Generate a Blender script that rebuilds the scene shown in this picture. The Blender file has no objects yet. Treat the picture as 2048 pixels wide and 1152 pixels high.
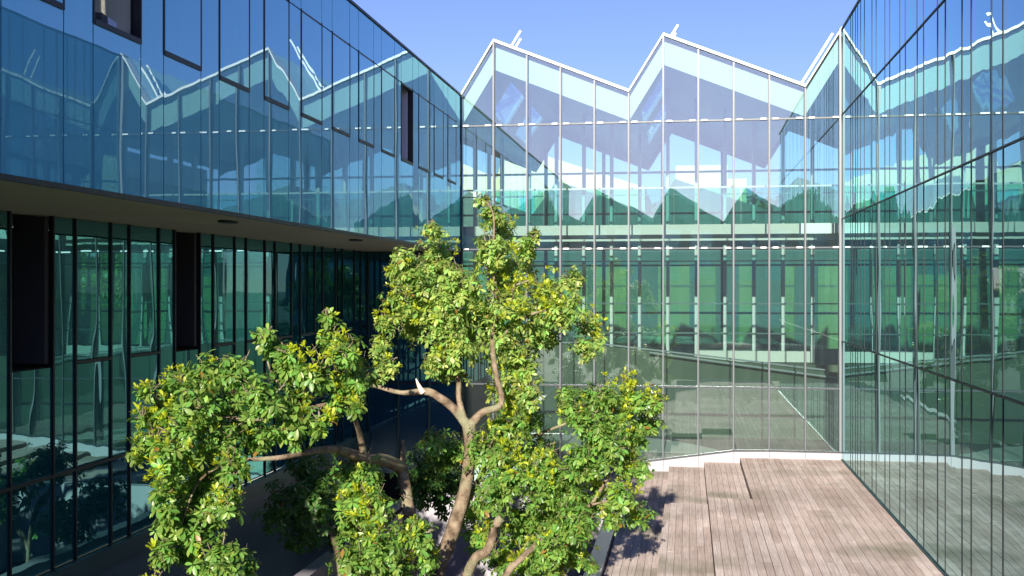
import bpy, math, random
import numpy as np
from mathutils import Vector, Matrix, Euler

R = math.radians
random.seed(7)
rng = np.random.default_rng(11)
scene = bpy.context.scene
col = scene.collection

# ------------------------------------------------------------------ camera
F_PX = 2190.0                       # focal length in pixels of a 2048 px wide picture
YAW = math.atan(351.0 / F_PX)       # the courtyard axis (+Y) lies to the right of the view axis
cam_d = bpy.data.cameras.new("camera")
cam_d.sensor_width = 36.0
cam_d.lens = 36.0 * F_PX / 2048.0
cam_d.clip_start = 0.1
cam_d.clip_end = 3000.0
cam = bpy.data.objects.new("camera", cam_d)
cam.location = (0, 0, 0)
cam.rotation_euler = (math.pi / 2, 0, YAW)
col.objects.link(cam)
scene.camera = cam

# ------------------------------------------------------------------ sky, sun, exposure
SUN_EL, SUN_AZ = R(19.0), R(-0.5)    # low and almost straight behind the camera
world = bpy.data.worlds.new("World")
scene.world = world
world.use_nodes = True
wn = world.node_tree
for n in list(wn.nodes):
    wn.nodes.remove(n)
sky = wn.nodes.new("ShaderNodeTexSky")
sky.sky_type = 'NISHITA'
sky.sun_disc = False
sky.sun_elevation = SUN_EL
sky.sun_rotation = math.pi - SUN_AZ
sky.air_density = 1.0
sky.dust_density = 0.24
sky.ozone_density = 5.0
bg = wn.nodes.new("ShaderNodeBackground")
bg.inputs[1].default_value = 0.094
wo = wn.nodes.new("ShaderNodeOutputWorld")
wb = wn.nodes.new("ShaderNodeVectorMath")      # the camera's white balance leans to violet
wb.operation = 'MULTIPLY'
wb.inputs[1].default_value = (1.0, 0.79, 1.05)
wn.links.new(sky.outputs[0], wb.inputs[0])
wn.links.new(wb.outputs[0], bg.inputs[0])
wn.links.new(bg.outputs[0], wo.inputs[0])

sun_d = bpy.data.lights.new("sun", 'SUN')
sun_d.energy = 5.0
sun_d.angle = R(0.53)
sun_d.color = (1.0, 0.91, 0.79)
sun = bpy.data.objects.new("sun", sun_d)
travel = Vector((-math.sin(SUN_AZ) * math.cos(SUN_EL), math.cos(SUN_AZ) * math.cos(SUN_EL), -math.sin(SUN_EL)))
sun.rotation_euler = travel.to_track_quat('-Z', 'Y').to_euler()
sun.location = (5, -30, 30)
col.objects.link(sun)

scene.view_settings.view_transform = 'Standard'
scene.view_settings.look = 'None'
scene.view_settings.gamma = 1.0
scene.view_settings.exposure = 0.9
scene.view_settings.use_curve_mapping = False
scene.render.engine = 'CYCLES'
cy = scene.cycles
cy.max_bounces = 12
cy.diffuse_bounces = 5
cy.glossy_bounces = 6
cy.transmission_bounces = 6
cy.transparent_max_bounces = 40
cy.caustics_reflective = False
cy.caustics_refractive = False
cy.sample_clamp_indirect = 6.0
cy.use_denoising = True


# ------------------------------------------------------------------ materials
def new_mat(name):
    m = bpy.data.materials.new(name)
    m.use_nodes = True
    t = m.node_tree
    for n in list(t.nodes):
        t.nodes.remove(n)
    out = t.nodes.new("ShaderNodeOutputMaterial")
    return m, t, out


def N(t, kind, **kw):
    n = t.nodes.new(kind)
    for k, v in kw.items():
        if k in n.inputs.keys() if hasattr(n.inputs, 'keys') else False:
            n.inputs[k].default_value = v
        else:
            setattr(n, k, v)
    return n


def solid(name, color, rough=0.5, metal=0.0, var=0.08, scale=3.0, bump=0.0, bscale=40.0, spec=0.5, streak=0.0):
    m, t, out = new_mat(name)
    p = t.nodes.new("ShaderNodeBsdfPrincipled")
    p.inputs['Roughness'].default_value = rough
    p.inputs['Metallic'].default_value = metal
    p.inputs['Specular IOR Level'].default_value = spec
    geo = t.nodes.new("ShaderNodeNewGeometry")
    nz = t.nodes.new("ShaderNodeTexNoise")
    nz.inputs['Scale'].default_value = scale
    nz.inputs['Detail'].default_value = 5
    if streak:
        mp = t.nodes.new("ShaderNodeMapping")
        mp.inputs['Scale'].default_value = (1, 1, streak)
        t.links.new(geo.outputs['Position'], mp.inputs[0])
        t.links.new(mp.outputs[0], nz.inputs['Vector'])
    else:
        t.links.new(geo.outputs['Position'], nz.inputs['Vector'])
    mx = t.nodes.new("ShaderNodeMix")
    mx.data_type = 'RGBA'
    c = np.array(color)
    mx.inputs[6].default_value = (*np.clip(c * (1 - var * 1.6), 0, 1), 1)
    mx.inputs[7].default_value = (*np.clip(c * (1 + var), 0, 1), 1)
    t.links.new(nz.outputs['Fac'], mx.inputs[0])
    t.links.new(mx.outputs[2], p.inputs['Base Color'])
    if bump:
        n2 = t.nodes.new("ShaderNodeTexNoise")
        n2.inputs['Scale'].default_value = bscale
        n2.inputs['Detail'].default_value = 4
        t.links.new(geo.outputs['Position'], n2.inputs['Vector'])
        b = t.nodes.new("ShaderNodeBump")
        b.inputs['Strength'].default_value = bump
        b.inputs['Distance'].default_value = 0.01
        t.links.new(n2.outputs['Fac'], b.inputs['Height'])
        t.links.new(b.outputs[0], p.inputs['Normal'])
    t.links.new(p.outputs[0], out.inputs[0])
    return m


def glass(name, tint, gain, base, refl=(0.95, 0.97, 1.0), body=None, wave=0.0, wscale=(0.6, 0.6, 0.25), ior=1.5, rough=0.0, dust_haze=0.0):
    """Architectural glass: a fresnel mix of mirror reflection with either a tinted clear pane or a dark body."""
    m, t, out = new_mat(name)
    fr = t.nodes.new("ShaderNodeFresnel")
    fr.inputs['IOR'].default_value = ior
    ma = t.nodes.new("ShaderNodeMath")
    ma.operation = 'MULTIPLY_ADD'
    ma.use_clamp = True
    ma.inputs[1].default_value = gain
    ma.inputs[2].default_value = base
    t.links.new(fr.outputs[0], ma.inputs[0])
    gl = t.nodes.new("ShaderNodeBsdfGlossy")
    gl.inputs['Color'].default_value = (*refl, 1)
    gl.inputs['Roughness'].default_value = rough
    if body is None:
        tr = t.nodes.new("ShaderNodeBsdfTransparent")
        tr.inputs[0].default_value = (*tint, 1)
    else:
        tr = t.nodes.new("ShaderNodeBsdfDiffuse")
        tr.inputs[0].default_value = (*body, 1)
    if dust_haze:
        # thin film of dust, streaked down the pane; its pale veil imitates haze
        g2 = t.nodes.new("ShaderNodeNewGeometry")
        m2 = t.nodes.new("ShaderNodeMapping")
        m2.inputs['Scale'].default_value = (5.0, 5.0, 0.5)
        t.links.new(g2.outputs['Position'], m2.inputs[0])
        nd = t.nodes.new("ShaderNodeTexNoise")
        nd.inputs['Scale'].default_value = 1.0
        nd.inputs['Detail'].default_value = 6
        t.links.new(m2.outputs[0], nd.inputs['Vector'])
        mr = t.nodes.new("ShaderNodeMapRange")
        mr.inputs[1].default_value, mr.inputs[2].default_value = 0.3, 0.7
        mr.inputs[3].default_value, mr.inputs[4].default_value = dust_haze * .7, dust_haze * 1.3
        t.links.new(nd.outputs['Fac'], mr.inputs[0])
        df = t.nodes.new("ShaderNodeBsdfDiffuse")
        df.inputs[0].default_value = (0.72, 0.78, 0.80, 1)
        md = t.nodes.new("ShaderNodeMixShader")
        t.links.new(mr.outputs[0], md.inputs[0])
        t.links.new(tr.outputs[0], md.inputs[1])
        t.links.new(df.outputs[0], md.inputs[2])
        tr = md
    if wave:
        geo = t.nodes.new("ShaderNodeNewGeometry")
        mp = t.nodes.new("ShaderNodeMapping")
        mp.inputs['Scale'].default_value = wscale
        t.links.new(geo.outputs['Position'], mp.inputs[0])
        nz = t.nodes.new("ShaderNodeTexNoise")
        nz.inputs['Scale'].default_value = 1.0
        nz.inputs['Detail'].default_value = 1.0
        t.links.new(mp.outputs[0], nz.inputs['Vector'])
        b = t.nodes.new("ShaderNodeBump")
        b.inputs['Strength'].default_value = 1.0
        b.inputs['Distance'].default_value = wave
        t.links.new(nz.outputs['Fac'], b.inputs['Height'])
        t.links.new(b.outputs[0], gl.inputs['Normal'])
    mx = t.nodes.new("ShaderNodeMixShader")
    t.links.new(ma.outputs[0], mx.inputs[0])
    t.links.new(tr.outputs[0], mx.inputs[1])
    t.links.new(gl.outputs[0], mx.inputs[2])
    t.links.new(mx.outputs[0], out.inputs[0])
    return m


PITCH = .153


def wood(name, ca, cb, cc, cell=False):
    """weathered deck board: colour differs board by board (object random), fine grain along Y"""
    m, t, out = new_mat(name)
    p = t.nodes.new("ShaderNodeBsdfPrincipled")
    p.inputs['Roughness'].default_value = 0.9
    p.inputs['Specular IOR Level'].default_value = 0.05
    oi = t.nodes.new("ShaderNodeObjectInfo")
    ramp = t.nodes.new("ShaderNodeValToRGB")
    e = ramp.color_ramp.elements
    e[0].position, e[0].color = 0.0, (*ca, 1)
    e[1].position, e[1].color = 1.0, (*cc, 1)
    k = ramp.color_ramp.elements.new(0.5)
    k.color = (*cb, 1)
    if cell:
        g0 = t.nodes.new("ShaderNodeNewGeometry")
        sn = t.nodes.new("ShaderNodeVectorMath")
        sn.operation = 'SNAP'
        sn.inputs[1].default_value = (PITCH, 3.1, 50)
        t.links.new(g0.outputs['Position'], sn.inputs[0])
        wnz = t.nodes.new("ShaderNodeTexWhiteNoise")
        t.links.new(sn.outputs[0], wnz.inputs['Vector'])
        t.links.new(wnz.outputs['Value'], ramp.inputs[0])
    else:
        t.links.new(oi.outputs['Random'], ramp.inputs[0])
    geo = t.nodes.new("ShaderNodeNewGeometry")
    mp = t.nodes.new("ShaderNodeMapping")
    mp.inputs['Scale'].default_value = (60, 2.0, 60)
    t.links.new(geo.outputs['Position'], mp.inputs[0])
    nz = t.nodes.new("ShaderNodeTexNoise")
    nz.inputs['Scale'].default_value = 1.0
    nz.inputs['Detail'].default_value = 6
    t.links.new(mp.outputs[0], nz.inputs['Vector'])
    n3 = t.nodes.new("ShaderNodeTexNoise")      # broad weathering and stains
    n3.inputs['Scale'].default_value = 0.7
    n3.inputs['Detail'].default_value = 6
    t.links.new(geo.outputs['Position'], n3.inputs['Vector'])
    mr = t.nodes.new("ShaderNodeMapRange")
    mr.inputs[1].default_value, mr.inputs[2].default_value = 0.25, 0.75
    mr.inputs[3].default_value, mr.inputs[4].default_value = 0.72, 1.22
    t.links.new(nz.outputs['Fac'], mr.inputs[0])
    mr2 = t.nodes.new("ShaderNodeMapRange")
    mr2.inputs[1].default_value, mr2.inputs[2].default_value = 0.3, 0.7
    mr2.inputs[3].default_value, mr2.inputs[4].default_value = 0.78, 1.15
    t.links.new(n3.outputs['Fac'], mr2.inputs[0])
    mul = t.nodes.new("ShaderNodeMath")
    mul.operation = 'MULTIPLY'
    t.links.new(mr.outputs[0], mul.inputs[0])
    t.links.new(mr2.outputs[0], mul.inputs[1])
    vm = t.nodes.new("ShaderNodeVectorMath")
    vm.operation = 'SCALE'
    t.links.new(ramp.outputs[0], vm.inputs[0])
    t.links.new(mul.outputs[0], vm.inputs['Scale'])
    na = t.nodes.new("ShaderNodeTexNoise")      # soft tree shade on the deck, painted as greenish dark patches
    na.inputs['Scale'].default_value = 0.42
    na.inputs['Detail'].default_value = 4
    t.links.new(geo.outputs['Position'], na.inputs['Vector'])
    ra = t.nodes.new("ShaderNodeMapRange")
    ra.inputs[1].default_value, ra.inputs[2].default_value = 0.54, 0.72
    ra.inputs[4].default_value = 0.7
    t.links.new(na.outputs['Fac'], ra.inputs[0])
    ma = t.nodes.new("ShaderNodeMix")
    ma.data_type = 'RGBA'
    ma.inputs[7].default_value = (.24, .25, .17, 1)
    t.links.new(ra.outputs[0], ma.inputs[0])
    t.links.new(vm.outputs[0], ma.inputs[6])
    t.links.new(ma.outputs[2], p.inputs['Base Color'])
    b = t.nodes.new("ShaderNodeBump")
    b.inputs['Strength'].default_value = 0.35
    b.inputs['Distance'].default_value = 0.004
    t.links.new(nz.outputs['Fac'], b.inputs['Height'])
    t.links.new(b.outputs[0], p.inputs['Normal'])
    t.links.new(p.outputs[0], out.inputs[0])
    return m


def leafmat(name, rough=0.38, attr="tint"):
    m, t, out = new_mat(name)
    at = t.nodes.new("ShaderNodeAttribute")
    at.attribute_name = attr
    p = t.nodes.new("ShaderNodeBsdfPrincipled")
    p.inputs['Roughness'].default_value = rough
    p.inputs['Specular IOR Level'].default_value = 0.55
    tl = t.nodes.new("ShaderNodeBsdfTranslucent")
    hs = t.nodes.new("ShaderNodeHueSaturation")
    hs.inputs['Value'].default_value = 1.5
    hs.inputs['Saturation'].default_value = 1.15
    mx = t.nodes.new("ShaderNodeMixShader")
    mx.inputs[0].default_value = 0.36
    t.links.new(at.outputs['Color'], p.inputs['Base Color'])
    t.links.new(at.outputs['Color'], hs.inputs['Color'])
    t.links.new(hs.outputs[0], tl.inputs[0])
    t.links.new(p.outputs[0], mx.inputs[1])
    t.links.new(tl.outputs[0], mx.inputs[2])
    t.links.new(mx.outputs[0], out.inputs[0])
    return m


def bark(name):
    m, t, out = new_mat(name)
    p = t.nodes.new("ShaderNodeBsdfPrincipled")
    p.inputs['Roughness'].default_value = 0.85
    p.inputs['Specular IOR Level'].default_value = 0.2
    geo = t.nodes.new("ShaderNodeNewGeometry")
    n1 = t.nodes.new("ShaderNodeTexNoise")
    n1.inputs['Scale'].default_value = 7.0
    n1.inputs['Detail'].default_value = 7
    t.links.new(geo.outputs['Position'], n1.inputs['Vector'])
    r1 = t.nodes.new("ShaderNodeValToRGB")
    e = r1.color_ramp.elements
    e[0].position, e[0].color = .32, (.10, .070, .045, 1)
    e[1].position, e[1].color = .70, (.33, .26, .185, 1)
    k = r1.color_ramp.elements.new(.5)
    k.color = (.225, .170, .115, 1)
    t.links.new(n1.outputs['Fac'], r1.inputs[0])
    n2 = t.nodes.new("ShaderNodeTexNoise")      # lichen
    n2.inputs['Scale'].default_value = 3.0
    n2.inputs['Detail'].default_value = 8
    t.links.new(geo.outputs['Position'], n2.inputs['Vector'])
    r2 = t.nodes.new("ShaderNodeMapRange")
    r2.inputs[1].default_value, r2.inputs[2].default_value = .50, .62
    r2.inputs[4].default_value = .75
    t.links.new(n2.outputs['Fac'], r2.inputs[0])
    mx = t.nodes.new("ShaderNodeMix")
    mx.data_type = 'RGBA'
    mx.inputs[7].default_value = (.24, .25, .15, 1)
    t.links.new(r2.outputs[0], mx.inputs[0])
    t.links.new(r1.outputs[0], mx.inputs[6])
    t.links.new(mx.outputs[2], p.inputs['Base Color'])
    n3 = t.nodes.new("ShaderNodeTexNoise")
    n3.inputs['Scale'].default_value = 38.0
    n3.inputs['Detail'].default_value = 5
    t.links.new(geo.outputs['Position'], n3.inputs['Vector'])
    b = t.nodes.new("ShaderNodeBump")
    b.inputs['Strength'].default_value = 1.0
    b.inputs['Distance'].default_value = 0.02
    t.links.new(n3.outputs['Fac'], b.inputs['Height'])
    t.links.new(b.outputs[0], p.inputs['Normal'])
    t.links.new(p.outputs[0], out.inputs[0])
    return m


M = {}
M['hall_glass'] = glass('hall_glass', (0.875, 0.975, 0.955), 1.0, 0.115, (0.90, 0.97, 1.0), dust_haze=0.016, wave=0.0016, wscale=(0.9, 1, 0.35))
M['rear_glass'] = glass('rear_glass', (0.82, 0.94, 0.86), 0.6, 0.02, (0.85, 0.97, 0.95))
M['green_glass'] = glass('green_glass', (0.70, 0.885, 0.84), 0.6, 0.02, (0.7, 0.95, 0.9))
M['rail_glass'] = glass('rail_glass', (0.48, 0.80, 0.76), 0.6, 0.03, (0.7, 0.95, 0.9))
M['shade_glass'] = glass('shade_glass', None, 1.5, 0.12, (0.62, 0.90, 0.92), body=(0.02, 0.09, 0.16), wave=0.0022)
M['right_glass'] = glass('right_glass', None, 2.0, 0.18, (0.56, 0.82, 0.84), body=(0.014, 0.075, 0.08), dust_haze=0.03, wave=0.004, wscale=(1, 1.1, 0.35))
M['left_glass'] = glass('left_glass', None, 1.30, 0.13, (0.64, 0.94, 1.0), body=(0.10, 0.54, 0.68), dust_haze=0.10, wave=0.0022, wscale=(1, 1.0, 0.4))
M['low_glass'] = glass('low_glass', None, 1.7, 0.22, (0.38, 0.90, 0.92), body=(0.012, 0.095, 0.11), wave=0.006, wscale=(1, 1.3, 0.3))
M['skylight'] = glass('skylight', (0.75, 0.93, 1.0), 0.8, 0.03)
M['alu'] = solid('alu', (0.05, 0.06, 0.07), 0.4, 0.2, 0.06, 2.0)
M['alu_white'] = solid('alu_white', (0.17, 0.19, 0.21), 0.4, 0.0, 0.04)
M['clip'] = solid('clip', (0.88, 0.88, 0.88), 0.3, 0.0, 0.02)
M['dark_frame'] = solid('dark_frame', (0.005, 0.009, 0.014), 0.5, 0.0, 0.1)
M['teal_frame'] = solid('teal_frame', (0.03, 0.09, 0.09), 0.4, 0.0, 0.1)
M['coping'] = solid('coping', (0.82, 0.81, 0.80), 0.45, 0.0, 0.05, 1.5)
M['fascia'] = solid('fascia', (0.46, 0.54, 0.54), 0.5, 0.0, 0.04, 1.0)
M['ceiling'] = solid('ceiling', (0.58, 0.82, 0.90), 0.6, 0.0, 0.06, 0.6)
M['roof'] = solid('roof', (0.45, 0.46, 0.47), 0.6, 0.0, 0.1)
M['slab'] = solid('slab', (0.52, 0.53, 0.48), 0.5, 0.0, 0.05, 0.8)
M['post'] = solid('post', (0.50, 0.54, 0.52), 0.45, 0.0, 0.04)
M['floor'] = solid('floor', (0.62, 0.64, 0.60), 0.35, 0.0, 0.06, 0.5)
M['lobby'] = solid('lobby', (0.05, 0.055, 0.04), 0.4, 0.0, 0.2, 1.0)
M['far_wall'] = solid('far_wall', (0.07, 0.13, 0.125), 0.7, 0.0, 0.15, .5)
M['far_panel'] = solid('far_panel', (0.22, 0.27, 0.13), 0.7, 0.0, 0.25, .35)
M['ramp'] = solid('ramp', (0.028, 0.055, 0.026), 0.6, 0.0, 0.15, 1.2)
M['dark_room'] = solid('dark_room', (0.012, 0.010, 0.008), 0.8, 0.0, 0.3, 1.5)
M['soffit'] = solid('soffit', (0.62, 0.61, 0.46), 0.75, 0.0, 0.1, 0.5, streak=1.0)
M['white_wall'] = solid('white_wall', (0.37, 0.355, 0.39), 0.55, 0.0, 0.08, 1.2, bump=0.1)
M['plinth'] = solid('plinth', (0.08, 0.12, 0.15), 0.35, 0.0, 0.2, 2.0)
M['paving'] = solid('paving', (0.14, 0.18, 0.20), 0.5, 0.0, 0.25, 1.5, bump=0.2)
M['soil'] = solid('soil', (0.035, 0.026, 0.018), 0.9, 0.0, 0.4, 6.0, bump=0.8, bscale=25)
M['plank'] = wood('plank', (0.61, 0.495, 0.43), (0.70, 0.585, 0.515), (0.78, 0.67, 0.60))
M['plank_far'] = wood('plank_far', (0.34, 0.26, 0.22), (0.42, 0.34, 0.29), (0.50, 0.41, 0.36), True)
M['joist'] = solid('joist', (0.16, 0.105, 0.085), 0.7, 0.0, 0.2, 4.0)
M['bark'] = bark('bark')
M['dry_leaf'] = solid('dry_leaf', (0.20, 0.10, 0.035), 0.8, 0.0, 0.4, 3.0)
M['cutwood'] = solid('cutwood', (0.86, 0.68, 0.56), 0.6, 0.0, 0.05)
M['leaf'] = leafmat('leaf')
M['grass'] = solid('grass', (0.10, 0.16, 0.035), 0.85, 0.0, 0.45, 0.25, bump=0.6, bscale=6)
M['bank'] = solid('bank', (0.070, 0.085, 0.035), 0.9, 0.0, 0.4, 1.6, bump=0.8, bscale=14)
M['ground'] = solid('ground', (0.10, 0.12, 0.06), 0.9, 0.0, 0.3, 0.3)
M['cream'] = solid('cream', (0.62, 0.58, 0.46), 0.7, 0.0, 0.06, 0.6)
M['room_wall'] = solid('room_wall', (0.72, 0.72, 0.56), 0.7, 0.0, 0.04)
M['curtain'] = solid('curtain', (0.02, 0.10, 0.06), 0.9, 0.0, 0.2, 8)
M['paper'] = solid('paper', (0.80, 0.80, 0.86), 0.7, 0.0, 0.05)
M['clutter'] = solid('clutter', (0.10, 0.10, 0.10), 0.6, 0.0, 0.6, 12)
M['reveal'] = solid('reveal', (0.05, 0.05, 0.06), 0.7)
M['steel'] = solid('steel', (0.86, 0.84, 0.82), 0.35, 0.0, 0.05)


# ------------------------------------------------------------------ mesh helpers
def mesh_from(name, verts, faces, mat=None, smooth=False):
    me = bpy.data.meshes.new(name)
    me.from_pydata([tuple(v) for v in verts], [], faces)
    if mat:
        me.materials.append(M[mat] if isinstance(mat, str) else mat)
    if smooth:
        for p in me.polygons:
            p.use_smooth = True
    me.update()
    return me


def link(name, me, parent=None, loc=(0, 0, 0), rot=None, scale=None):
    o = bpy.data.objects.new(name, me)
    o.location = loc
    if rot:
        o.rotation_euler = rot
    if scale:
        o.scale = scale
    if parent:
        o.parent = parent
    col.objects.link(o)
    return o


def tag(o, label=None, cat=None, group=None, kind=None):
    if label:
        o['label'] = label
    if cat:
        o['category'] = cat
    if group:
        o['group'] = group
    if kind:
        o['kind'] = kind
    return o


def thing(name, label, cat, loc=(0, 0, 0), group=None):
    o = bpy.data.objects.new(name, None)
    o.empty_display_size = 0.3
    o.location = loc
    col.objects.link(o)
    return tag(o, label, cat, group)


_unit = {}


def box(name, lo, hi, mat, parent=None, tilt=None):
    """axis-aligned box between two corners; alike boxes share one unit mesh per material"""
    if mat not in _unit:
        v = [(x, y, z) for x in (-.5, .5) for y in (-.5, .5) for z in (-.5, .5)]
        f = [(0, 1, 3, 2), (4, 6, 7, 5), (0, 4, 5, 1), (2, 3, 7, 6), (0, 2, 6, 4), (1, 5, 7, 3)]
        _unit[mat] = mesh_from('unit_' + mat, v, f, mat)
    lo, hi = Vector(lo), Vector(hi)
    off = parent.location if parent else Vector((0, 0, 0))
    if parent is not None and parent.parent is not None:
        off = parent.matrix_basis.translation + parent.parent.location
    return link(name, _unit[mat], parent, (lo + hi) / 2 - off, tilt, tuple(hi - lo))


def prism_xz(name, poly, y0, y1, mat, parent=None):
    """polygon in X,Z extruded along Y"""
    n = len(poly)
    off = parent.location if parent else Vector((0, 0, 0))
    v = [(x - off.x, y0 - off.y, z - off.z) for x, z in poly] + [(x - off.x, y1 - off.y, z - off.z) for x, z in poly]
    f = [tuple(range(n)), tuple(range(2 * n - 1, n - 1, -1))]
    for i in range(n):
        j = (i + 1) % n
        f.append((i, i + n, j + n, j))
    return link(name, mesh_from(name, v, f, mat), parent)


def bar(name, a, b, w, h, mat, parent=None, up=(0, 0, 1)):
    """rectangular bar from a to b"""
    a, b = Vector(a), Vector(b)
    d = (b - a).normalized()
    s = d.cross(Vector(up))
    if s.length < 1e-4:
        s = d.cross(Vector((1, 0, 0)))
    s.normalize()
    u = s.cross(d)
    off = parent.location if parent else Vector((0, 0, 0))
    v = []
    for p in (a, b):
        for i, j in ((-1, -1), (1, -1), (1, 1), (-1, 1)):
            v.append(p - off + s * (i * w / 2) + u * (j * h / 2))
    f = [(0, 3, 2, 1), (4, 5, 6, 7), (0, 1, 5, 4), (1, 2, 6, 5), (2, 3, 7, 6), (3, 0, 4, 7)]
    return link(name, mesh_from(name, v, f, mat), parent)


def jit(s):
    return (random.gauss(0, R(s)), random.gauss(0, R(s)) * 0.3, random.gauss(0, R(s)))


# ------------------------------------------------------------------ key dimensions (metres, camera at the origin)
D = 32.1            # plane of the hall front
XL, XR = -6.69, 4.31    # upper left facade, right facade
XLL = -9.58         # recessed lower left facade
DECK = -4.86
Z_T1, Z_T2, Z_T3 = 4.83, 1.15, -2.86    # transoms of the hall front
Z_VAL, Z_PEAK = 5.72, 7.33
GROUND = -7.40


def roof_z(x):
    """saw-tooth roof line: one metre steep rise, four metres long fall"""
    t = (x - XL) % 5.0
    return Z_VAL + (Z_PEAK - Z_VAL) * (t if t <= 1.0 else (5.0 - t) / 4.0)


def sill_z(x):
    return -4.63 if x >= 1.48 else -4.63 - 0.145 * (1.48 - x)


# ------------------------------------------------------------------ ground and terrain
def grid(name, x0, x1, y0, y1, nx, ny, fz, mat):
    xs = np.linspace(x0, x1, nx)
    ys = np.linspace(y0, y1, ny)
    v = [(x, y, fz(x, y)) for y in ys for x in xs]
    f = [(j * nx + i, j * nx + i + 1, (j + 1) * nx + i + 1, (j + 1) * nx + i) for j in range(ny - 1) for i in range(nx - 1)]
    return link(name, mesh_from(name, v, f, mat, True))


tag(grid('ground', -1500, 1500, -1500, 1500, 3, 3, lambda x, y: GROUND - 0.12, 'ground'), kind='structure')
tag(grid('courtyard_paving', XLL - 0.2, -1.7, -2, 31.9, 2, 2, lambda x, y: GROUND, 'paving'), kind='structure')


def hill_z(x, y):
    s = min(1.0, max(0.0, (y - 90.0) / 50.0))
    s = s * s * (3 - 2 * s)
    return -4.6 + s * (9.2 + 1.8 * math.sin(x * 0.045 + 1.0) + 1.0 * math.sin(x * 0.11)) + 0.15 * math.sin(x * 0.5) * math.sin(y * 0.4)


tag(grid('hillside', -110, 110, 56.5, 170, 60, 40, hill_z, 'grass'), kind='structure')
# planted bank behind the viewpoint (seen mirrored in the hall front)
tag(grid('planted_bank', -1.6, 20, -30, 5, 14, 24,
         lambda x, y: -4.9 + 1.75 * min(1, max(0, (5 - y) / 2.6)) + (0.05 * math.sin(x * 3) * math.sin(y * 4)), 'bank'), kind='structure')


# ------------------------------------------------------------------ glass hall (back of the courtyard)
hall = thing('glass_hall', 'glass hall with saw-tooth white roof edge closing the far end of the courtyard', 'building', (XL, D, GROUND))
cols = [XL + i for i in range(12)]
G = 0.012
for i in range(11):
    x0, x1 = cols[i] + G, cols[i + 1] - G
    rows = [([sill_z(x0), sill_z(x1)], [Z_T3 - G] * 2), ([Z_T3 + G] * 2, [Z_T2 - G] * 2), ([Z_T2 + G] * 2, [Z_T1 - G] * 2),
            ([Z_T1 + G] * 2, [roof_z(cols[i] + 1e-6) - .02 if i % 5 else Z_VAL - .02, roof_z(cols[i + 1] - 1e-6) - .02])]
    for (b, tp) in rows:
        cx, cz = (x0 + x1) / 2, (b[0] + tp[0]) / 2
        poly = [(x0 - cx, b[0] - cz), (x1 - cx, b[1] - cz), (x1 - cx, tp[1] - cz), (x0 - cx, tp[0] - cz)]
        v = [(x, -.01, z) for x, z in poly] + [(x, .01, z) for x, z in poly]
        f = [(0, 1, 2, 3), (7, 6, 5, 4), (0, 4, 5, 1), (1, 5, 6, 2), (2, 6, 7, 3), (3, 7, 4, 0)]
        me = mesh_from('hall_pane', v, f, 'hall_glass')
        link('pane', me, hall, Vector((cx, D, cz)) - hall.location, jit(0.045))
for i, x in enumerate(cols):
    zt = roof_z(x) if i % 5 else Z_VAL
    if i in (0, 11):
        continue
    box('mullion', (x - .022, D - .07, sill_z(x) - .02), (x + .022, D + .16, zt - .03), 'alu', hall)
    box('mullion_cap', (x - .024, D - .085, sill_z(x)), (x - .004, D - .071, zt - .05), 'alu_white', hall)
box('corner_post', (XR - .075, D - .10, sill_z(4)), (XR - .012, D + .2, Z_PEAK), 'alu_white', hall)
box('corner_post', (XL - .02, D - .03, GROUND + .1), (XL + .03, D + .2, Z_VAL), 'dark_frame', hall)
for z in (Z_T1, Z_T2, Z_T3):
    for i in range(11):
        box('transom', (cols[i] + .03, D - .045, z - .022), (cols[i + 1] - .03, D + .08, z + .022), 'alu', hall)
        if z != Z_T3:
            for s in (cols[i] + .09, cols[i + 1] - .25):
                box('clip', (s, D - .10, z - .018), (s + .16, D - .046, z + .028), 'clip', hall)
# bottom rail and white sloping base
for i in range(11):
    x0, x1 = cols[i], cols[i + 1]
    prism_xz('bottom_rail', [(x0, sill_z(x0) - .045), (x1, sill_z(x1) - .045), (x1, sill_z(x1)), (x0, sill_z(x0))], D - .05, D + .06, 'alu', hall)
    prism_xz('base_panel', [(x0 + .004, GROUND), (x1 - .004, GROUND), (x1 - .004, sill_z(x1) - .047), (x0 + .004, sill_z(x0) - .047)], D - .09, D + .10, 'white_wall', hall)
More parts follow.
